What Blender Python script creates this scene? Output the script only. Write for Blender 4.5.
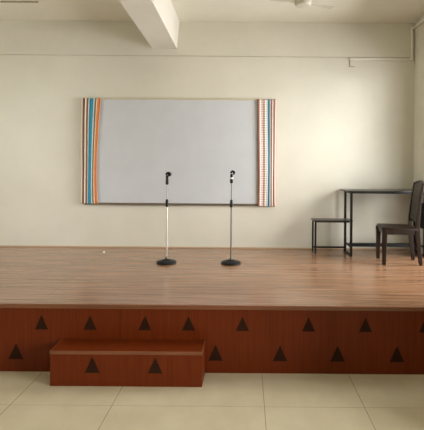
import bpy, bmesh, math, random
from mathutils import Vector, Matrix
random.seed(7)
C = bpy.context.scene
for o in list(bpy.data.objects):
    bpy.data.objects.remove(o)
PI = math.pi
EYE = 1.705

# ------------------------------------------------------------------ camera
cam = bpy.data.cameras.new('camera')
cam.sensor_fit = 'HORIZONTAL'
cam.sensor_width = 36.0
cam.lens = 400.0 / 424.0 * 36.0
cam.shift_x = -34.0 / 424.0
cam.shift_y = -47.0 / 424.0
cam.clip_start = 0.05
camo = bpy.data.objects.new('camera', cam)
C.collection.objects.link(camo)
camo.matrix_world = (Matrix.Translation((0, 0, EYE)) @ Matrix.Rotation(PI / 2, 4, 'X')
                     @ Matrix.Rotation(math.radians(0.45), 4, 'Z'))
C.camera = camo

# ------------------------------------------------------------------ world, lights, exposure
W = bpy.data.worlds.new('world')
C.world = W
W.use_nodes = True
bg = W.node_tree.nodes['Background']
bg.inputs['Color'].default_value = (1.0, 0.95, 0.86, 1)
bg.inputs['Strength'].default_value = 0.05


def area(name, loc, rot, sx, sy, power, color):
    l = bpy.data.lights.new(name, 'AREA')
    l.shape = 'RECTANGLE'
    l.size, l.size_y = sx, sy
    l.energy = power
    l.color = color
    o = bpy.data.objects.new(name, l)
    o.location = loc
    o.rotation_euler = rot
    C.collection.objects.link(o)
    return o


# daylight entering through the tall window of the right-hand wall, just outside its opening
# (a row of bays from beside the stage front back along the hall; the left fill is added)
area('hall_daylight', (3.3, -4.0, 1.9), (0, math.radians(90), 0), 2.6, 5.4, 25, (0.97, 0.975, 1.0))
area('door_daylight', (3.6, 1.2, 1.6), (0, math.radians(90), 0), 2.4, 1.6, 105, (0.97, 0.975, 1.0))
area('bay_daylight', (5.6, 2.85, 1.45), (0, math.radians(90), 0), 2.6, 1.3, 150, (0.97, 0.975, 1.0))
area('stage_daylight', (5.6, 4.35, 1.45), (0, math.radians(90), 0), 2.6, 1.5, 370, (0.97, 0.975, 1.0))
area('sky_daylight', (5.6, 3.4, 3.7), (0, math.radians(90), 0), 2.2, 3.4, 500, (0.97, 0.975, 1.0))
area('left_fill', (-6.6, 2.6, 3.0), (0, math.radians(-90), 0), 2.4, 3.4, 165, (0.97, 0.975, 1.0))  # added fill from the left, lifts the right wall
area('yard_daylight', (5.6, 0.0, 1.6), (0, math.radians(90), 0), 3.6, 3.4, 410, (0.97, 0.975, 1.0))

C.view_settings.view_transform = 'Standard'
C.view_settings.look = 'None'
C.view_settings.gamma = 1.0
C.view_settings.use_curve_mapping = False
C.view_settings.exposure = 0.18


# ------------------------------------------------------------------ materials
def newmat(name, color=(0.5, 0.5, 0.5), rough=0.6, metal=0.0, spec=0.5):
    m = bpy.data.materials.new(name)
    m.use_nodes = True
    b = m.node_tree.nodes['Principled BSDF']
    b.inputs['Base Color'].default_value = (*color, 1)
    b.inputs['Roughness'].default_value = rough
    b.inputs['Metallic'].default_value = metal
    b.inputs['Specular IOR Level'].default_value = spec
    return m


def noisy(name, c1, c2, scale=(6, 6, 6), rough=0.6, detail=4, bump=0.0, spec=0.5, metal=0.0, lo=0.35, hi=0.65,
          nscale=1.0, wave=None):
    """two-colour noise in object coordinates, stretched by `scale`"""
    m = newmat(name, c1, rough, metal, spec)
    nt = m.node_tree
    b = nt.nodes['Principled BSDF']
    tc = nt.nodes.new('ShaderNodeTexCoord')
    mp = nt.nodes.new('ShaderNodeMapping')
    mp.inputs['Scale'].default_value = scale
    nz = nt.nodes.new('ShaderNodeTexNoise')
    nz.inputs['Scale'].default_value = nscale
    nz.inputs['Detail'].default_value = detail
    nz.inputs['Roughness'].default_value = 0.6
    cr = nt.nodes.new('ShaderNodeValToRGB')
    cr.color_ramp.elements[0].position = lo
    cr.color_ramp.elements[1].position = hi
    cr.color_ramp.elements[0].color = (*c1, 1)
    cr.color_ramp.elements[1].color = (*c2, 1)
    nt.links.new(tc.outputs['Object'], mp.inputs['Vector'])
    nt.links.new(mp.outputs['Vector'], nz.inputs['Vector'])
    nt.links.new(nz.outputs['Fac'], cr.inputs['Fac'])
    nt.links.new(cr.outputs['Color'], b.inputs['Base Color'])
    if bump:
        bp = nt.nodes.new('ShaderNodeBump')
        bp.inputs['Strength'].default_value = bump
        bp.inputs['Distance'].default_value = 0.002
        nt.links.new(nz.outputs['Fac'], bp.inputs['Height'])
        nt.links.new(bp.outputs['Normal'], b.inputs['Normal'])
    return m


M = {}
M['wall'] = noisy('cream_wall_paint', (0.70, 0.672, 0.56), (0.74, 0.712, 0.60), (2, 2, 2), 0.75, 5, 0.08, 0.3)
M['ceiling'] = noisy('cream_ceiling_paint', (0.77, 0.735, 0.62), (0.80, 0.765, 0.65), (2, 2, 2), 0.85, 5, 0.05, 0.2)
M['beam'] = noisy('beam_paint', (0.71, 0.675, 0.585), (0.74, 0.705, 0.615), (2, 2, 2), 0.85, 5, 0.05, 0.2)
M['pvc'] = newmat('cream_plastic', (0.78, 0.74, 0.62), 0.45)
M['deck'] = noisy('stage_floor_vinyl', (0.175, 0.083, 0.039), (0.40, 0.222, 0.122), (1.6, 60, 10), 0.20, 7, 0.12, 1.0)
M['veneer'] = noisy('reddish_wood_veneer', (0.132, 0.0205, 0.003), (0.166, 0.0285, 0.0045), (60, 60, 2.0), 0.42, 5, 0.03, 0.18)
M['nosing'] = noisy('wood_nosing', (0.17, 0.055, 0.020), (0.24, 0.085, 0.034), (2, 30, 30), 0.32, 4, 0.0, 0.6)
M['inlay'] = newmat('dark_inlay', (0.034, 0.0125, 0.0055), 0.7, 0.0, 0.08)
M['skirt'] = newmat('pale_wood_bead', (0.50, 0.36, 0.22), 0.5)
M['board'] = noisy('whiteboard_surface', (0.60, 0.615, 0.63), (0.63, 0.645, 0.66), (3, 3, 3), 0.33, 3, 0.0, 0.4)
M['alu'] = newmat('cream_aluminium', (0.80, 0.74, 0.60), 0.35, 0.6)
M['alu_dark'] = newmat('brown_aluminium', (0.20, 0.165, 0.12), 0.4, 0.5)
M['black'] = newmat('black_rubber', (0.006, 0.006, 0.006), 0.5, 0.0, 0.2)
M['black_plastic'] = newmat('black_plastic', (0.005, 0.005, 0.005), 0.45, 0.0, 0.2)
M['iron'] = noisy('black_cast_iron', (0.007, 0.007, 0.007), (0.013, 0.013, 0.013), (30, 30, 30), 0.45, 3, 0.1, 0.25)
M['chrome'] = newmat('polished_chrome', (0.52, 0.50, 0.44), 0.32, 1.0)
M['steel'] = newmat('worn_grey_steel', (0.12, 0.11, 0.095), 0.4, 1.0)
M['satin'] = newmat('satin_steel', (0.33, 0.32, 0.29), 0.4, 1.0)
M['blackmetal'] = newmat('black_painted_metal', (0.005, 0.005, 0.0045), 0.45, 0.0, 0.2)
M['tabletop'] = noisy('dark_table_laminate', (0.022, 0.019, 0.015), (0.034, 0.029, 0.023), (4, 20, 4), 0.28, 3, 0.0, 0.4)
M['chairwood'] = noisy('dark_brown_chair_wood', (0.012, 0.006, 0.003), (0.024, 0.012, 0.0065), (25, 25, 4), 0.33, 4, 0.0, 0.2)
M['cable'] = newmat('tan_cable', (0.36, 0.31, 0.22), 0.6)
M['fan'] = newmat('cream_enamel', (0.60, 0.56, 0.45), 0.5)
M['fan_gap_shade'] = newmat('painted_gap_shade', (0.18, 0.14, 0.09), 0.4, 0.5)  # shade of the gap between motor cap and housing, painted brown
M['paper'] = newmat('white_paper', (0.85, 0.84, 0.80), 0.8)
M['frame'] = newmat('window_frame_paint', (0.45, 0.42, 0.36), 0.5)


def cane():
    m = newmat('woven_cane', (0.06, 0.05, 0.04), 0.7)
    nt = m.node_tree
    b = nt.nodes['Principled BSDF']
    tc = nt.nodes.new('ShaderNodeTexCoord')
    ck = nt.nodes.new('ShaderNodeTexChecker')
    ck.inputs['Scale'].default_value = 75
    ck.inputs['Color1'].default_value = (0.15, 0.13, 0.10, 1)
    ck.inputs['Color2'].default_value = (0.032, 0.026, 0.019, 1)
    nt.links.new(tc.outputs['Object'], ck.inputs['Vector'])
    nt.links.new(ck.outputs['Color'], b.inputs['Base Color'])
    return m


M['cane'] = cane()


def tiles():
    """large cream floor tiles; thin darker joints at their own places"""
    m = noisy('cream_floor_tile', (0.58, 0.51, 0.34), (0.65, 0.58, 0.40), (3, 3, 3), 0.30, 6, 0.04, 0.45)
    return m


M['tile'] = tiles()
M['grout'] = newmat('floor_grout', (0.27, 0.22, 0.14), 0.8)


def stripes(name, stops, check=None):
    """striped cloth across U; optional fine woven lines across V"""
    m = newmat(name, (0.8, 0.8, 0.8), 0.9, 0, 0.1)
    nt = m.node_tree
    b = nt.nodes['Principled BSDF']
    uv = nt.nodes.new('ShaderNodeUVMap')
    uv.uv_map = 'UVMap'
    sp = nt.nodes.new('ShaderNodeSeparateXYZ')
    cr = nt.nodes.new('ShaderNodeValToRGB')
    cr.color_ramp.interpolation = 'CONSTANT'
    e = cr.color_ramp.elements
    e[0].position = stops[0][0]
    e[0].color = (*stops[0][1], 1)
    e[1].position = stops[1][0]
    e[1].color = (*stops[1][1], 1)
    for p, c in stops[2:]:
        n = e.new(p)
        n.color = (*c, 1)
    nt.links.new(uv.outputs['UV'], sp.inputs[0])
    nt.links.new(sp.outputs['X'], cr.inputs['Fac'])
    out = cr.outputs['Color']
    if check:
        mu = nt.nodes.new('ShaderNodeMath')
        mu.operation = 'MULTIPLY'
        mu.inputs[1].default_value = check[0]
        fr = nt.nodes.new('ShaderNodeMath')
        fr.operation = 'FRACT'
        gt = nt.nodes.new('ShaderNodeMath')
        gt.operation = 'LESS_THAN'
        gt.inputs[1].default_value = check[1]
        sc = nt.nodes.new('ShaderNodeMath')
        sc.operation = 'MULTIPLY'
        sc.inputs[1].default_value = check[3]
        lt = nt.nodes.new('ShaderNodeMath')
        lt.operation = 'LESS_THAN'
        lt.inputs[1].default_value = check[4]
        both = nt.nodes.new('ShaderNodeMath')
        both.operation = 'MULTIPLY'
        nt.links.new(sp.outputs['Y'], mu.inputs[0])
        nt.links.new(mu.outputs[0], fr.inputs[0])
        nt.links.new(fr.outputs[0], gt.inputs[0])
        nt.links.new(gt.outputs[0], sc.inputs[0])
        nt.links.new(sp.outputs['X'], lt.inputs[0])
        nt.links.new(lt.outputs[0], both.inputs[0])
        nt.links.new(sc.outputs[0], both.inputs[1])
        mx = nt.nodes.new('ShaderNodeMix')
        mx.data_type = 'RGBA'
        mx.inputs[7].default_value = (*check[2], 1)
        nt.links.new(both.outputs[0], mx.inputs[0])
        nt.links.new(out, mx.inputs[6])
        out = mx.outputs[2]
    nt.links.new(out, b.inputs['Base Color'])
    return m


MAR = (0.16, 0.07, 0.055)
BRN = (0.25, 0.15, 0.10)
CRM = (0.80, 0.70, 0.54)
WHT = (0.86, 0.83, 0.76)
TEAL = (0.035, 0.25, 0.36)
OLV = (0.24, 0.21, 0.13)
ORG = (0.62, 0.20, 0.06)
PNK = (0.74, 0.50, 0.42)
RED = (0.48, 0.18, 0.13)
SKY = (0.36, 0.62, 0.72)
M['cloth_left'] = stripes('multicolour_striped_cloth', [
    (0.0, CRM), (0.045, MAR), (0.085, (0.33, 0.2, 0.17)), (0.12, MAR), (0.18, CRM), (0.245, BRN), (0.33, (0.4, 0.27, 0.2)), (0.36, WHT),
    (0.40, SKY), (0.425, TEAL), (0.60, SKY), (0.63, WHT), (0.68, OLV), (0.78, CRM), (0.825, ORG), (0.985, CRM)])
M['cloth_right'] = stripes('pink_checked_cloth', [
    (0.0, MAR), (0.05, PNK), (0.085, RED), (0.12, WHT), (0.17, PNK), (0.20, WHT), (0.24, PNK), (0.275, WHT), (0.32, PNK), (0.355, WHT),
    (0.40, PNK), (0.43, WHT), (0.475, PNK), (0.505, WHT), (0.55, SKY), (0.60, TEAL), (0.68, SKY), (0.70, WHT), (0.745, MAR),
    (0.81, (0.42, 0.30, 0.27)), (0.84, WHT), (0.875, PNK), (0.905, MAR), (0.95, PNK)], (46, 0.42, RED, 0.5, 0.55))


# ------------------------------------------------------------------ mesh helpers
def box(bm, x0, x1, y0, y1, z0, z1):
    v = [bm.verts.new(p) for p in ((x0, y0, z0), (x1, y0, z0), (x1, y1, z0), (x0, y1, z0),
                                   (x0, y0, z1), (x1, y0, z1), (x1, y1, z1), (x0, y1, z1))]
    for f in ((3, 2, 1, 0), (4, 5, 6, 7), (0, 1, 5, 4), (1, 2, 6, 5), (2, 3, 7, 6), (3, 0, 4, 7)):
        bm.faces.new([v[i] for i in f])
    return v


def hexa(bm, p):
    """8 corners: bottom ring 4, top ring 4"""
    v = [bm.verts.new(q) for q in p]
    for f in ((3, 2, 1, 0), (4, 5, 6, 7), (0, 1, 5, 4), (1, 2, 6, 5), (2, 3, 7, 6), (3, 0, 4, 7)):
        bm.faces.new([v[i] for i in f])
    return v


def lathe(bm, prof, seg=32, center=(0, 0, 0), cap=True):
    rings = []
    for r, z in prof:
        rings.append([bm.verts.new((center[0] + r * math.cos(2 * PI * i / seg), center[1] + r * math.sin(2 * PI * i / seg), center[2] + z))
                      for i in range(seg)])
    for a, b in zip(rings, rings[1:]):
        for i in range(seg):
            j = (i + 1) % seg
            bm.faces.new((a[i], a[j], b[j], b[i]))
    if cap:
        bm.faces.new(list(reversed(rings[0])))
        bm.faces.new(rings[-1])


def tube(bm, pts, r, seg=12):
    """round tube through points; r a number or one per point"""
    pts = [Vector(p) for p in pts]
    rs = r if isinstance(r, (list, tuple)) else [r] * len(pts)
    rings = []
    up = None
    for i, p in enumerate(pts):
        if i == 0:
            d = pts[1] - p
        elif i == len(pts) - 1:
            d = p - pts[-2]
        else:
            d = (pts[i + 1] - p).normalized() + (p - pts[i - 1]).normalized()
        d.normalize()
        if up is None:
            up = Vector((0, 0, 1)) if abs(d.z) < 0.9 else Vector((0, 1, 0))
        a = d.cross(up)
        if a.length < 1e-4:
            a = d.cross(Vector((1, 0, 0)))
        a.normalize()
        b = a.cross(d).normalized()
        up = b
        rings.append([bm.verts.new(p + (a * math.cos(2 * PI * k / seg) + b * math.sin(2 * PI * k / seg)) * rs[i]) for k in range(seg)])
    for A, B in zip(rings, rings[1:]):
        for k in range(seg):
            j = (k + 1) % seg
            bm.faces.new((A[k], A[j], B[j], B[k]))
    bm.faces.new(list(reversed(rings[0])))
    bm.faces.new(rings[-1])


def sweep(bm, path, prof_w, prof_d, axis_w=(0, 1, 0)):
    """rectangular section swept along a path in the XZ plane: width along Y, depth in the plane; sizes may be lists"""
    n = len(path)
    ws = prof_w if isinstance(prof_w, (list, tuple)) else [prof_w] * n
    ds = prof_d if isinstance(prof_d, (list, tuple)) else [prof_d] * n
    rings = []
    W_ = Vector(axis_w)
    for i, p in enumerate(path):
        p = Vector(p)
        q0 = Vector(path[max(i - 1, 0)])
        q1 = Vector(path[min(i + 1, n - 1)])
        t = (q1 - q0).normalized()
        nrm = t.cross(W_).normalized()
        a, b = W_ * ws[i] / 2, nrm * ds[i] / 2
        rings.append([bm.verts.new(p + s) for s in (-a - b, a - b, a + b, -a + b)])
    for A, B in zip(rings, rings[1:]):
        for k in range(4):
            j = (k + 1) % 4
            bm.faces.new((A[k], A[j], B[j], B[k]))
    bm.faces.new(list(reversed(rings[0])))
    bm.faces.new(rings[-1])


def obj(name, bm, m, parent=None, bevel=0.0, smooth=False, seg=2, loc=None):
    bmesh.ops.recalc_face_normals(bm, faces=bm.faces)
    me = bpy.data.meshes.new(name)
    bm.to_mesh(me)
    bm.free()
    me.materials.append(m)
    o = bpy.data.objects.new(name, me)
    C.collection.objects.link(o)
    if smooth:
        for p in me.polygons:
            p.use_smooth = True
        me.set_sharp_from_angle(angle=math.radians(40))
    if bevel:
        b = o.modifiers.new('bevel', 'BEVEL')
        b.width = bevel
        b.segments = seg
        b.limit_method = 'ANGLE'
    if parent:
        o.parent = parent
    if loc:
        o.location = loc
    return o


def thing(name, label, cat, loc=(0, 0, 0), rz=0.0, group=None):
    o = bpy.data.objects.new(name, None)
    o.empty_display_size = 0.1
    C.collection.objects.link(o)
    o.location = loc
    o.rotation_euler = (0, 0, rz)
    o['label'] = label
    o['category'] = cat
    if group:
        o['group'] = group
    return o


def tag(o, label, cat, group=None):
    o['label'] = label
    o['category'] = cat
    if group:
        o['group'] = group
    return o


def struct(name, bm, m, label=None, cat=None, bevel=0.0, parent=None):
    o = obj(name, bm, m, parent, bevel)
    if not parent:
        o['kind'] = 'structure'
    if label:
        o['label'] = label
        o['category'] = cat
    return o


# ------------------------------------------------------------------ room
FLOOR = -0.025
XL, XR, YB, ZC = -4.4, 2.409, 5.75, 3.804
YF = -7.0
STAGE_Z, STAGE_Y = 0.55, 3.36

bm = bmesh.new()
box(bm, XL - 0.2, XR + 0.2, YF, YB + 0.2, FLOOR - 0.12, FLOOR)
floor = struct('floor', bm, M['tile'], 'floor of large cream glossy tiles in front of the stage', 'floor')
# tile joints, a hair proud so they are real lines between the tiles
bm = bmesh.new()
for x in (-2.40, -1.695, -0.959, 0.147, 0.873, 1.64):
    box(bm, x - 0.0022, x + 0.0022, YF, STAGE_Y - 0.002, FLOOR, FLOOR + 0.0006)
for y in (2.90, 1.75, 0.65):
    box(bm, XL, XR, y - 0.0008, y + 0.0008, FLOOR, FLOOR + 0.0005)
o = obj('tile_joints', bm, M['grout'], floor)

bm = bmesh.new()
box(bm, XL - 0.2, XR + 0.2, YF, YB + 0.2, ZC, ZC + 0.15)
struct('ceiling', bm, M['ceiling'], 'plain cream painted ceiling', 'ceiling')

bm = bmesh.new()                                   # back wall, groove at 3.30 m
box(bm, XL - 0.2, XR + 0.2, YB + 0.012, YB + 0.2, FLOOR, ZC)
box(bm, XL - 0.2, XR + 0.2, YB, YB + 0.012, FLOOR, 3.303)
box(bm, XL - 0.2, XR + 0.2, YB, YB + 0.012, 3.311, ZC)
struct('wall_back', bm, M['wall'], 'cream back wall with a thin groove below the ceiling', 'wall')

# right wall with a window opening towards the camera
def opening_wall(bm, x0, x1, y0, y1, z0, z1, holes):
    y = y0
    for a, b, c, d in holes:
        box(bm, x0, x1, y, a, z0, z1)
        box(bm, x0, x1, a, b, z0, c)
        box(bm, x0, x1, a, b, d, z1)
        y = b
    box(bm, x0, x1, y, y1, z0, z1)


HOLES = [(-6.6, -4.6, 1.0, 3.1), (-4.2, -2.0, 1.0, 3.1), (0.2, 2.1, 0.25, 3.1), (3.42, 5.18, 0.56, 3.0)]
bm = bmesh.new()
opening_wall(bm, XR, XR + 0.2, YF, YB, FLOOR, ZC, HOLES)
struct('wall_right', bm, M['wall'], 'cream right wall beside the chair', 'wall')
bm = bmesh.new()                                   # unseen pier, added to shade the floor right of the stage front
box(bm, 1.7, XR - 0.001, 2.30, 2.48, FLOOR + 0.001, ZC - 0.001)
struct('shade_pier', bm, M['wall'])
bm = bmesh.new()
opening_wall(bm, XL - 0.2, XL, YF, YB, FLOOR, ZC, [(3.4, 5.0, 0.9, 2.9)])  # unseen opening, added to let the left fill in
struct('wall_left', bm, M['wall'], 'cream left wall', 'wall')
for n, (a, b, c, d) in enumerate(HOLES):
    bm = bmesh.new()
    for y in (a + 0.025, (a + b) / 2, b - 0.025):
        box(bm, XR + 0.08, XR + 0.12, y - 0.02, y + 0.02, c, d)
    for z in (c + 0.025, d - 0.025):
        box(bm, XR + 0.081, XR + 0.119, a, b, z - 0.02, z + 0.02)
    struct('window_%d' % (n + 1), bm, M['frame'])

# ceiling beam running towards the back wall (slightly askew, as it is built)
bm = bmesh.new()


def beam_pt(xw, xn, y, yn=4.06, yw=5.75):
    return xw + (xn - xw) * (yw - y) / (yw - yn)


yN = YF
zb = 3.412
hexa(bm, [(beam_pt(-1.359, -1.314, yN), yN, zb), (beam_pt(-1.005, -0.977, yN), yN, zb), (-1.005, YB + 0.005, zb), (-1.359, YB + 0.005, zb),
          (beam_pt(-1.359, -1.314, yN), yN, ZC + 0.01), (beam_pt(-0.972, -0.952, yN), yN, ZC + 0.01), (-0.972, YB + 0.005, ZC + 0.01), (-1.359, YB + 0.005, ZC + 0.01)])
o = struct('ceiling_beam', bm, M['beam'], 'cream concrete beam under the ceiling ending at the back wall', 'beam')

# bead where the wall meets the stage
bm = bmesh.new()
box(bm, XL, XR, YB - 0.012, YB, STAGE_Z, STAGE_Z + 0.016)
struct('baseboard_back', bm, M['skirt'])

# ------------------------------------------------------------------ stage
SXL, SXR, SYB = XL + 0.004, XR - 0.004, YB - STAGE_Y - 0.004
stage = thing('stage', 'wide wooden stage platform with reddish front and triangle inlays', 'stage', (0, STAGE_Y, 0))


def tri_inlay(parent, x, z, w, h, y, n=6):
    """triangle of horizontal dark slats let into a panel (front at local y)"""
    bm = bmesh.new()
    for k in range(n):
        t0, t1 = k / n, (k + 0.62) / n
        w0, w1 = w * (1 - t0) / 2, w * (1 - t1) / 2
        hexa(bm, [(-w0, -0.003, h * t0), (w0, -0.003, h * t0), (w0, 0.001, h * t0), (-w0, 0.001, h * t0),
                  (-w1, -0.003, h * t1), (w1, -0.003, h * t1), (w1, 0.001, h * t1), (-w1, 0.001, h * t1)])
    # thin backing lines join the slats into one triangle
    w0 = w * 0.93 / 2
    hexa(bm, [(-w0, -0.0012, 0.002), (w0, -0.0012, 0.002), (w0, 0.001, 0.002), (-w0, 0.001, 0.002),
              (-0.001, -0.0012, h * 0.97), (0.001, -0.0012, h * 0.97), (0.001, 0.001, h * 0.97), (-0.001, 0.001, h * 0.97)])
    return obj('triangle_inlay', bm, M['inlay'], parent, loc=(x, y, z))


bm = bmesh.new()                                   # deck boards: seam running front to back
sb, sf = -1.86, -1.755
hexa(bm, [(SXL, 0.0, 0.515), (sf - 0.0015, 0.0, 0.515), (sb - 0.0015, SYB, 0.515), (SXL, SYB, 0.515),
          (SXL, 0.0, STAGE_Z), (sf - 0.0015, 0.0, STAGE_Z), (sb - 0.0015, SYB, STAGE_Z), (SXL, SYB, STAGE_Z)])
hexa(bm, [(sf + 0.0015, 0.0, 0.515), (SXR, 0.0, 0.515), (SXR, SYB, 0.515), (sb + 0.0015, SYB, 0.515),
          (sf + 0.0015, 0.0, STAGE_Z), (SXR, 0.0, STAGE_Z), (SXR, SYB, STAGE_Z), (sb + 0.0015, SYB, STAGE_Z)])
obj('deck', bm, M['deck'], stage)
bm = bmesh.new()                                   # rounded front edge
tube(bm, [(SXL, 0.002, STAGE_Z - 0.012), (SXR, 0.002, STAGE_Z - 0.012)], 0.0125, 16)
box(bm, SXL, SXR, -0.008, 0.01, STAGE_Z - 0.034, STAGE_Z - 0.012)
obj('nosing', bm, M['nosing'], stage, smooth=True)
bm = bmesh.new()
edges = [SXL, -2.28, -1.05, 0.20, 1.43, SXR]
for a, b in zip(edges, edges[1:]):
    box(bm, a + 0.0012, b - 0.0012, 0.012, 0.030, FLOOR, 0.5165)
box(bm, SXL, SXR, 0.016, 0.034, FLOOR, 0.5165)
fp = obj('front_panel', bm, M['veneer'], stage)


def front(u, v, y=STAGE_Y + 0.012):
    du, dv = u - 246.0, v - 168.0
    t = math.radians(0.45)
    return (du + dv * t) * y / 400.0, EYE - (dv - du * t) * y / 400.0


for u in (-6, 41.5, 90, 145, 188.5, 242.5, 308.5, 365.5, 425.5):       # upper row, base line at about 0.375 m
    x, z = front(u, 329.5 + u * 0.007)
    tri_inlay(fp, x, 0.332, 0.110, 0.122, 0.012)
for u in (16, 68, 152, 215.5, 280, 337.5, 397):                          # lower row
    x, z = front(u, 358)
    if u in (68, 152):
        continue
    tri_inlay(fp, x, 0.080, 0.124, 0.134, 0.012)

# ------------------------------------------------------------------ wooden step in front of the stage
SX0, SX1, SY0 = -1.536, -0.330, 3.147
SH = 0.278
step = thing('wooden_step', 'low reddish wooden step box against the stage front', 'step', ((SX0 + SX1) / 2, SY0, FLOOR))
hw = (SX1 - SX0) / 2
d = STAGE_Y - SY0 + 0.004
bm = bmesh.new()
box(bm, -hw + 0.004, hw - 0.004, 0.004, d, SH - 0.018, SH)
obj('top_board', bm, M['veneer'], step)
bm = bmesh.new()
box(bm, -hw + 0.003, hw - 0.003, 0.006, 0.022, 0.0, SH - 0.018)
sp = obj('front_panel', bm, M['veneer'], step)
for s in (-1, 1):
    bm = bmesh.new()
    x0 = s * (hw - 0.003)
    box(bm, min(x0, x0 - s * 0.016), max(x0, x0 - s * 0.016), 0.022, d, 0.0, SH - 0.018)
    obj('side_panel', bm, M['veneer'], step)
bm = bmesh.new()
box(bm, -hw, hw, 0.0, 0.008, SH - 0.026, SH + 0.001)
box(bm, -hw, -hw + 0.007, 0.0, d, SH - 0.020, SH + 0.001)
box(bm, hw - 0.007, hw, 0.0, d, SH - 0.020, SH + 0.001)
obj('nosing', bm, M['nosing'], step, 0.003)
for u in (92, 155):
    x = (u - 246 + 1.6) * SY0 / 400.0 - (SX0 + SX1) / 2
    tri_inlay(sp, x, 0.107, 0.116, 0.126, 0.006)

# ------------------------------------------------------------------ whiteboard
BX0, BX1, BZ0, BZ1 = -2.315, 0.392, 1.164, 2.694
BY = 5.775
wb = thing('whiteboard', 'large grey white board hung on the back wall, cloth over both ends', 'whiteboard', ((BX0 + BX1) / 2, YB - 0.002, BZ0))
bw = (BX1 - BX0) / 2
bh = BZ1 - BZ0
bm = bmesh.new()
box(bm, -bw + 0.01, bw - 0.01, -0.024, 0.0, 0.012, bh - 0.012)
obj('panel', bm, M['board'], wb)
bm = bmesh.new()
box(bm, -bw, bw, -0.030, 0.0, bh - 0.024, bh)
obj('top_rail', bm, M['alu'], wb, 0.004)
bm = bmesh.new()
box(bm, -bw, bw, -0.030, 0.0, 0.0, 0.030)
obj('bottom_rail', bm, M['alu_dark'], wb, 0.004)
for s in (-1, 1):
    bm = bmesh.new()
    box(bm, s * bw - 0.012, s * bw + 0.012, -0.030, 0.0, 0.001, bh - 0.001)
    obj('side_rail', bm, M['alu'], wb, 0.004)


# cloths drawn over the ends of the board
def cloth(name, label, m, edges_l, edges_r, seed, zt, zb_, wrap_side):
    """sheet with soft vertical folds in front of the board, wrapped over top, bottom and the outer end.
    edges_l / edges_r: x of the sheet's two edges as functions of t (0 top .. 1 bottom)"""
    rnd = random.Random(seed)
    ph = [rnd.uniform(0, 6.28) for _ in range(6)]
    nu, nv = 44, 40
    bm = bmesh.new()
    uvl = bm.loops.layers.uv.new('UVMap')
    yf = YB - 0.046

    def P(u, t):
        xl, xr = edges_l(t), edges_r(t)
        x = xl + (xr - xl) * u
        fold = 0.0055 * math.sin(u * 20 + ph[0] + 0.9 * math.sin(t * 2.4 + ph[1])) + 0.003 * math.sin(u * 41 + ph[2] + t * 1.5)
        x += 0.004 * math.sin(t * 5 + ph[3] + u * 3)
        return Vector((x, yf - 0.004 + fold, zt + (zb_ - zt) * t))
    rows = []
    # back hem over the top, front, back hem under the bottom
    ts = [(-0.035, 1), (-0.008, 2)] + [(k / nv, 0) for k in range(nv + 1)] + [(1.008, 2), (1.03, 1)]
    for t, kind in ts:
        row = []
        for i in range(nu + 1):
            u = i / nu
            tt = min(max(t, 0.0), 1.0)
            p = P(u, tt)
            if kind:
                top = t < 0
                p.z += 0.010 if top else -0.010
                p.y = YB - 0.030 if kind == 2 else YB - 0.006
            row.append((bm.verts.new(p), u, tt))
        # outer end: turn back to the wall
        side = []
        for k, (dx, yy) in enumerate(((0.012, YB - 0.034), (0.014, YB - 0.008))):
            src = row[0] if wrap_side < 0 else row[-1]
            p = src[0].co.copy()
            p.x += wrap_side * dx
            p.y = max(yy, p.y)
            side.append((bm.verts.new(p), 0.0 if wrap_side < 0 else 1.0, src[2]))
        row = (list(reversed(side)) + row) if wrap_side < 0 else (row + side)
        rows.append(row)
    for A, B in zip(rows, rows[1:]):
        for k in range(len(A) - 1):
            q = (A[k], A[k + 1], B[k + 1], B[k])
            f = bm.faces.new([v[0] for v in q])
            for lp, v in zip(f.loops, q):
                lp[uvl].uv = (min(max(v[1], 0.001), 0.999), v[2])
    o = obj(name, bm, m, smooth=True)
    s = o.modifiers.new('solid', 'SOLIDIFY')
    s.thickness = 0.0016
    s.offset = 0
    tag(o, label, 'cloth', 'striped cloths over the board ends')
    return o


def lin(a, b, c=None):
    c = (a + b) / 2 if c is None else c
    return lambda t: a * (1 - t) * (1 - 2 * t) + 4 * c * t * (1 - t) + b * t * (2 * t - 1)


cloth('striped_cloth', 'cloth with maroon, teal and orange stripes over the left end of the board', M['cloth_left'],
      lin(-2.342, -2.345, -2.345), lin(-2.077, -2.107, -2.122), 3, 2.677, 1.187, -1)
cloth('striped_cloth', 'pink checked cloth with one blue stripe over the right end of the board', M['cloth_right'],
      lin(0.154, 0.166, 0.168), lin(0.414, 0.418, 0.404), 11, 2.681, 1.169, 1)


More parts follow.
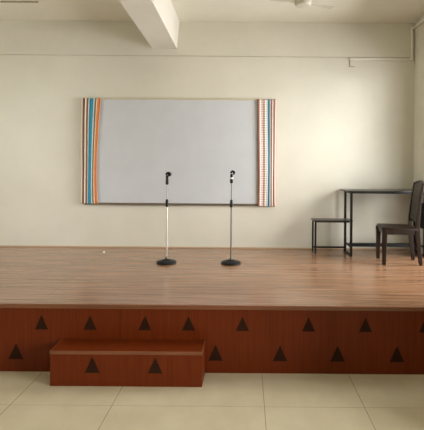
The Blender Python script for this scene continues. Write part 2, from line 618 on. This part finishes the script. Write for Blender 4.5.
# ------------------------------------------------------------------ microphone stands
def mic_stand(x, y, label, top, rz, pole_mat, lean, style):
    r = thing('microphone_stand', label, 'microphone stand', (x, y, STAGE_Z), rz, 'microphone stands on the stage')
    bm = bmesh.new()
    lathe(bm, [(0.112, 0.0), (0.118, 0.006), (0.118, 0.017), (0.112, 0.024), (0.070, 0.036), (0.040, 0.043), (0.026, 0.052)], 48)
    obj('base', bm, M['iron'], r, smooth=True)
    bm = bmesh.new()
    lathe(bm, [(0.017, 0.050), (0.017, 0.072), (0.012, 0.080)], 20)
    obj('base_collar', bm, M['steel'], r, smooth=True)
    zc = 0.715
    bm = bmesh.new()
    lathe(bm, [(0.0085, 0.07), (0.0085, zc)], 20)
    obj('lower_tube', bm, pole_mat, r, smooth=True)
    bm = bmesh.new()
    lathe(bm, [(0.013, zc - 0.035), (0.0175, zc - 0.03), (0.0175, zc + 0.02), (0.0155, zc + 0.045), (0.012, zc + 0.055)], 20)
    k = obj('clutch', bm, M['black_plastic'], r, smooth=True)
    bm = bmesh.new()
    lathe(bm, [(0.0052, zc + 0.04), (0.0052, top - 0.10)], 16)
    obj('upper_rod', bm, M['steel'] if style else M['satin'], r, smooth=True)
    # clip: threaded socket, swivel and a C-shaped holder
    bm = bmesh.new()
    lathe(bm, [(0.015, top - 0.145), (0.018, top - 0.14), (0.018, top - 0.092), (0.014, top - 0.085)], 18)
    obj('clip_socket', bm, M['black_plastic'], r, smooth=True)
    if style:
        bm = bmesh.new()
        lathe(bm, [(0.0205, top - 0.094), (0.0205, top - 0.076)], 18)
        obj('thread_ring', bm, M['paper'], r, smooth=True)
    bm = bmesh.new()
    tube(bm, [(0, 0, top - 0.088), (0, 0, top - 0.04)], 0.016, 12)
    tube(bm, [(0, -0.017, top - 0.044), (0, 0.017, top - 0.044)], 0.014, 14)
    obj('swivel', bm, M['black_plastic'], r, smooth=True)
    bm = bmesh.new()                               # open ring, thick walled
    n = 18
    ro, ri, L = 0.029, 0.005, 0.040
    cx, cz = (0.016, top - 0.020) if not style else (0.014, top - 0.018)
    a0, a1 = (math.radians(-75), math.radians(205)) if not style else (math.radians(-75), math.radians(205))
    prev = None
    for i in range(n + 1):
        a = a0 + (a1 - a0) * i / n
        ring = [bm.verts.new((cx + rr * math.cos(a), yy, cz + rr * math.sin(a))) for rr, yy in
                ((ri, -L), (ro, -L), (ro, L), (ri, L))]
        if prev:
            for k_ in range(4):
                j = (k_ + 1) % 4
                bm.faces.new((prev[k_], prev[j], ring[j], ring[k_]))
        else:
            bm.faces.new(list(reversed(ring)))
        prev = ring
    bm.faces.new(prev)
    obj('microphone_clip', bm, M['black_plastic'], r, smooth=True)
    r.rotation_euler = (0, lean, rz)
    return r


mic_stand(-0.951, 4.83, 'left of two microphone stands, bright chrome pole and tilted empty clip', 1.092, 0.0, M['chrome'], 0.0, 0)
mic_stand(-0.174, 4.83, 'right of two microphone stands, duller grey pole with white ring under the clip', 1.115, 0.0, M['steel'], 0.0, 1)

# ------------------------------------------------------------------ table
TZ = 0.868
tb = thing('table', 'black metal framed table with dark top near the right wall', 'table', (1.345, 5.27, STAGE_Z + 0.001))
TL, TD = 1.055, 0.46
bm = bmesh.new()
box(bm, 0.0, TL, 0.0, TD, TZ - 0.018, TZ)
obj('tabletop', bm, M['tabletop'], tb, 0.003)
q = 0.0145
LX, LY = (0.055, TL - 0.025), (0.030, 0.355)
for lx in LX:
    for ly in LY:
        bm = bmesh.new()
        box(bm, lx - q, lx + q, ly - q, ly + q, 0.0, TZ - 0.018)
        obj('leg', bm, M['blackmetal'], tb, 0.002)
for ly in LY:
    bm = bmesh.new()
    box(bm, LX[0] + q, LX[1] - q, ly - 0.012, ly + 0.012, TZ - 0.040, TZ - 0.0185)
    obj('apron_rail', bm, M['blackmetal'], tb, 0.002)
for lx in LX:
    bm = bmesh.new()
    box(bm, lx - 0.012, lx + 0.012, LY[0] + q, LY[1] - q, TZ - 0.040, TZ - 0.0185)
    obj('side_rail', bm, M['blackmetal'], tb, 0.002)
    bm = bmesh.new()
    box(bm, lx - 0.010, lx + 0.010, LY[0] + q, LY[1] - q, 0.004, 0.022)
    obj('foot_rail', bm, M['blackmetal'], tb, 0.002)
    bm = bmesh.new()
    box(bm, lx - 0.010, lx + 0.010, LY[0] + q, LY[1] - q, 0.112, 0.132)
    obj('cross_rail', bm, M['blackmetal'], tb, 0.002)
bm = bmesh.new()
box(bm, LX[0] + 0.0105, LX[1] - 0.0105, 0.150, 0.205, 0.100, 0.144)
obj('footrest', bm, M['blackmetal'], tb, 0.003)

# ------------------------------------------------------------------ bench tucked beside the table
bn = thing('bench', 'low narrow black framed bench tucked into the left side of the table', 'bench', (0.92, 5.38, STAGE_Z + 0.001))
BL, BD, BH = 0.525, 0.235, 0.458
bm = bmesh.new()
box(bm, -0.005, BL, 0.0, BD, BH - 0.016, BH)
obj('seat', bm, M['tabletop'], bn, 0.003)
r_ = 0.013
# the bench's right legs stand between the table's own left legs
for lx, ly, bx in ((0.030, 0.045, 1), (0.018, 0.195, 1), (0.509, 0.045, -1), (0.474, 0.195, -1)):
    bm = bmesh.new()
    tube(bm, [(lx, ly, 0.0), (lx, ly, BH - 0.06), (lx + bx * 0.002, ly, BH - 0.03), (lx + bx * 0.004, ly, BH - 0.0165)], r_, 12)
    obj('leg', bm, M['blackmetal'], bn, smooth=True)
for ly in (0.045, 0.195):
    bm = bmesh.new()
    box(bm, 0.035, BL - 0.04, ly - 0.010, ly + 0.010, BH - 0.034, BH - 0.0165)
    obj('seat_rail', bm, M['blackmetal'], bn, 0.002)
bm = bmesh.new()
box(bm, 0.03, 0.465, 0.185, 0.205, 0.050, 0.072)
obj('stretcher', bm, M['blackmetal'], bn, 0.002)

# ------------------------------------------------------------------ chair facing left
ch = thing('chair', 'dark brown wooden chair with woven back facing left beside the table', 'chair', (1.90, 4.98, STAGE_Z + 0.001), math.radians(-7))
# local: -x is the front, y to the back wall
SHT = 0.450
bm = bmesh.new()                                   # seat: rounded trapezoid, front wider
pts = []
outline = [(-0.225, -0.205), (-0.232, 0.0), (-0.225, 0.205), (0.205, 0.175), (0.205, -0.175)]


def rounded(poly, r, n=5):
    out = []
    m_ = len(poly)
    for i in range(m_):
        p0, p1, p2 = Vector(poly[i - 1]), Vector(poly[i]), Vector(poly[(i + 1) % m_])
        a = (p0 - p1).normalized() * r
        b = (p2 - p1).normalized() * r
        for k in range(n + 1):
            t = k / n
            out.append((p1 + a) * (1 - t) ** 2 + p1 * 2 * t * (1 - t) + (p1 + b) * t * t)
    return out


ol = rounded(outline, 0.035)
lo = [bm.verts.new((p.x, p.y, SHT - 0.030)) for p in ol]
mi = [bm.verts.new((p.x, p.y, SHT - 0.006)) for p in ol]
tp = [bm.verts.new((p.x * 0.95, p.y * 0.94, SHT)) for p in ol]
dip = [bm.verts.new((p.x * 0.5, p.y * 0.5, SHT - 0.010)) for p in ol]
for A, B in ((lo, mi), (mi, tp), (tp, dip)):
    for k in range(len(A)):
        j = (k + 1) % len(A)
        bm.faces.new((A[k], A[j], B[j], B[k]))
bm.faces.new(dip)
bm.faces.new(list(reversed(lo)))
obj('seat', bm, M['chairwood'], ch, smooth=True)
bm = bmesh.new()                                   # apron under the seat
for sy in (-1, 1):
    hexa(bm, [(-0.195, sy * 0.178 - 0.010, SHT - 0.085), (0.19, sy * 0.155 - 0.010, SHT - 0.085), (0.19, sy * 0.155 + 0.010, SHT - 0.085), (-0.195, sy * 0.178 + 0.010, SHT - 0.085),
              (-0.195, sy * 0.178 - 0.010, SHT - 0.030), (0.19, sy * 0.155 - 0.010, SHT - 0.030), (0.19, sy * 0.155 + 0.010, SHT - 0.030), (-0.195, sy * 0.178 + 0.010, SHT - 0.030)])
box(bm, -0.215, -0.195, -0.16, 0.16, SHT - 0.085, SHT - 0.030)
box(bm, 0.175, 0.195, -0.14, 0.14, SHT - 0.085, SHT - 0.030)
obj('apron', bm, M['chairwood'], ch, 0.002)
for sy in (-1, 1):                                 # tapered front legs
    bm = bmesh.new()
    sweep(bm, [(-0.205, sy * 0.178, 0.0), (-0.205, sy * 0.178, 0.16), (-0.202, sy * 0.178, 0.34), (-0.202, sy * 0.178, SHT - 0.028)],
          [0.036, 0.042, 0.050, 0.052], [0.040, 0.048, 0.056, 0.062])
    obj('leg', bm, M['chairwood'], ch, 0.004)
HB = 0.975
rear = [(0.225, 0.0), (0.214, 0.10), (0.200, 0.22), (0.188, 0.36), (0.184, 0.46), (0.188, 0.56), (0.200, 0.68), (0.217, 0.82), (0.232, 0.92), (0.240, HB)]


def back_at(z):
    for (x0, z0), (x1, z1) in zip(rear, rear[1:]):
        if z0 <= z <= z1:
            return x0 + (x1 - x0) * (z - z0) / (z1 - z0)
    return rear[-1][0]


for sy in (-1, 1):                                 # rear legs run up into the back posts
    bm = bmesh.new()
    sweep(bm, [(x, sy * 0.158, z) for x, z in rear], [0.034] * 10, [0.038, 0.042, 0.048, 0.052, 0.050, 0.044, 0.038, 0.034, 0.032, 0.028])
    obj('leg', bm, M['chairwood'], ch, 0.004)
bkr = thing_parent = bpy.data.objects.new('backrest', None)
bm = bmesh.new()                                   # woven panel, bowed backwards, within the posts
nz_, ny_ = 12, 10
fr, bk = [], []
z0, z1 = 0.520, HB + 0.002
for i in range(nz_ + 1):
    z = z0 + (z1 - z0) * i / nz_
    a, b = [], []
    for j in range(ny_ + 1):
        s = -1 + 2 * j / ny_
        y = s * 0.150
        bow = 0.024 * (1 - s * s)
        zz = z + (0.022 * (1 - s * s) if i == nz_ else 0)
        a.append(bm.verts.new((back_at(min(z, HB)) + bow - 0.009, y, zz)))
        b.append(bm.verts.new((back_at(min(z, HB)) + bow + 0.009, y, zz)))
    fr.append(a)
    bk.append(b)
for i in range(nz_):
    for j in range(ny_):
        bm.faces.new((fr[i][j], fr[i][j + 1], fr[i + 1][j + 1], fr[i + 1][j]))
        bm.faces.new((bk[i][j], bk[i + 1][j], bk[i + 1][j + 1], bk[i][j + 1]))
    bm.faces.new((fr[i][0], fr[i + 1][0], bk[i + 1][0], bk[i][0]))
    bm.faces.new((fr[i][-1], bk[i][-1], bk[i + 1][-1], fr[i + 1][-1]))
for j in range(ny_):
    bm.faces.new((fr[0][j], bk[0][j], bk[0][j + 1], fr[0][j + 1]))
    bm.faces.new((fr[-1][j], fr[-1][j + 1], bk[-1][j + 1], bk[-1][j]))
bpy.data.objects.remove(bkr)
br = obj('backrest', bm, M['cane'], ch, smooth=True)
bm = bmesh.new()                                   # crest rail, arched
path = []
for j in range(13):
    s = -1 + 2 * j / 12
    path.append((back_at(HB) + 0.024 * (1 - s * s), s * 0.168, HB - 0.002 + 0.030 * (1 - s * s)))
tube(bm, path, 0.017, 10)
obj('crest_rail', bm, M['chairwood'], ch, smooth=True)
bm = bmesh.new()
path = []
for j in range(9):
    s = -1 + 2 * j / 8
    path.append((back_at(0.52) + 0.024 * (1 - s * s), s * 0.150, 0.515))
tube(bm, path, 0.014, 10)
obj('lower_back_rail', bm, M['chairwood'], ch, smooth=True)

# ------------------------------------------------------------------ black panel low on the right wall
wp = thing('wall_box', 'black flat box on the right wall behind the chair', 'box', (XR, 5.26, 0.905))
bm = bmesh.new()
box(bm, -0.030, 0.0, -0.20, 0.20, 0.0, 0.345)
obj('casing', bm, M['black_plastic'], wp, 0.006)
bm = bmesh.new()
box(bm, -0.034, -0.030, -0.185, 0.185, 0.015, 0.330)
obj('cover', bm, M['black'], wp, 0.002)

# ------------------------------------------------------------------ conduit in the back right corner
cd = thing('conduit', 'cream plastic conduit running along the back wall into the right corner', 'conduit', (XR - 0.001, YB - 0.001, 3.281))
bm = bmesh.new()
box(bm, -0.935, -0.045, -0.024, 0.0, -0.020, 0.018)
obj('wall_run', bm, M['pvc'], cd, 0.004)
bm = bmesh.new()
tube(bm, [(-0.045, -0.020, 0.44), (-0.045, -0.020, -0.005)], 0.018, 12)
tube(bm, [(-0.020, -0.030, 0.446), (-0.022, -0.6, 0.446), (-0.022, -3.0, 0.446)], 0.018, 12)
obj('corner_pipe', bm, M['pvc'], cd, smooth=True)
for p in ((-0.045, -0.027, -0.002), (-0.036, -0.027, 0.442)):
    bm = bmesh.new()
    bmesh.ops.create_uvsphere(bm, u_segments=16, v_segments=10, radius=0.025, matrix=Matrix.Translation(p))
    obj('elbow', bm, M['pvc'], cd, smooth=True)
bm = bmesh.new()
tube(bm, [(-0.930, -0.010, -0.004), (-0.930, -0.010, -0.108), (-0.862, -0.010, -0.110)], 0.0055, 8)
obj('cable_drop', bm, M['cable'], cd, smooth=True)

bm = bmesh.new()
tube(bm, [(XL, 5.09, ZC - 0.008), (-2.66, 5.09, ZC - 0.008)], 0.009, 10)
o = obj('ceiling_conduit', bm, M['cable'], smooth=True)
tag(o, 'thin conduit on the ceiling at the top left', 'conduit')

# ------------------------------------------------------------------ ceiling fan
fx, fy, fz = 0.585, 4.20, 3.405
fan = thing('ceiling_fan', 'small cream ceiling fan hanging near the back of the room', 'fan', (fx, fy, fz))
bm = bmesh.new()
lathe(bm, [(0.030, 0.0), (0.072, 0.006), (0.086, 0.024), (0.088, 0.052)], 36)
obj('motor_cap', bm, M['fan'], fan, smooth=True)
bm = bmesh.new()
lathe(bm, [(0.080, 0.052), (0.080, 0.062)], 36)
obj('motor_gap', bm, M['fan_gap_shade'], fan, smooth=True)
bm = bmesh.new()
lathe(bm, [(0.088, 0.062), (0.088, 0.105), (0.06, 0.125), (0.02, 0.135)], 36)
obj('motor_housing', bm, M['fan'], fan, smooth=True)
bm = bmesh.new()
lathe(bm, [(0.012, 0.13), (0.012, ZC - fz - 0.06)], 14)
obj('downrod', bm, M['fan'], fan, smooth=True)
bm = bmesh.new()
lathe(bm, [(0.02, ZC - fz - 0.075), (0.055, ZC - fz - 0.02), (0.055, ZC - fz)], 24)
obj('canopy', bm, M['fan'], fan, smooth=True)
for a in (20, 200, 290):
    bm = bmesh.new()
    hexa(bm, [(0.080, -0.020, 0.034), (0.36, -0.048, 0.026), (0.36, 0.048, 0.040), (0.080, 0.020, 0.040),
              (0.080, -0.020, 0.039), (0.36, -0.048, 0.031), (0.36, 0.048, 0.045), (0.080, 0.020, 0.045)])
    b_ = obj('blade', bm, M['fan'], fan, 0.002)
    b_.rotation_euler = (0, 0, math.radians(a))

# ------------------------------------------------------------------ paper scrap
bm = bmesh.new()
v = [bm.verts.new(p) for p in ((-0.022, -0.010, 0.0012), (0.020, -0.014, 0.0012), (0.004, 0.016, 0.0012), (-0.002, 0.0, 0.026))]
for f in ((0, 1, 3), (1, 2, 3), (2, 0, 3), (2, 1, 0)):
    bm.faces.new([v[i] for i in f])
o = obj('paper_scrap', bm, M['paper'], loc=(-1.90, 5.39, STAGE_Z))
tag(o, 'tiny crumpled white paper scrap lying at the back left of the stage', 'paper')
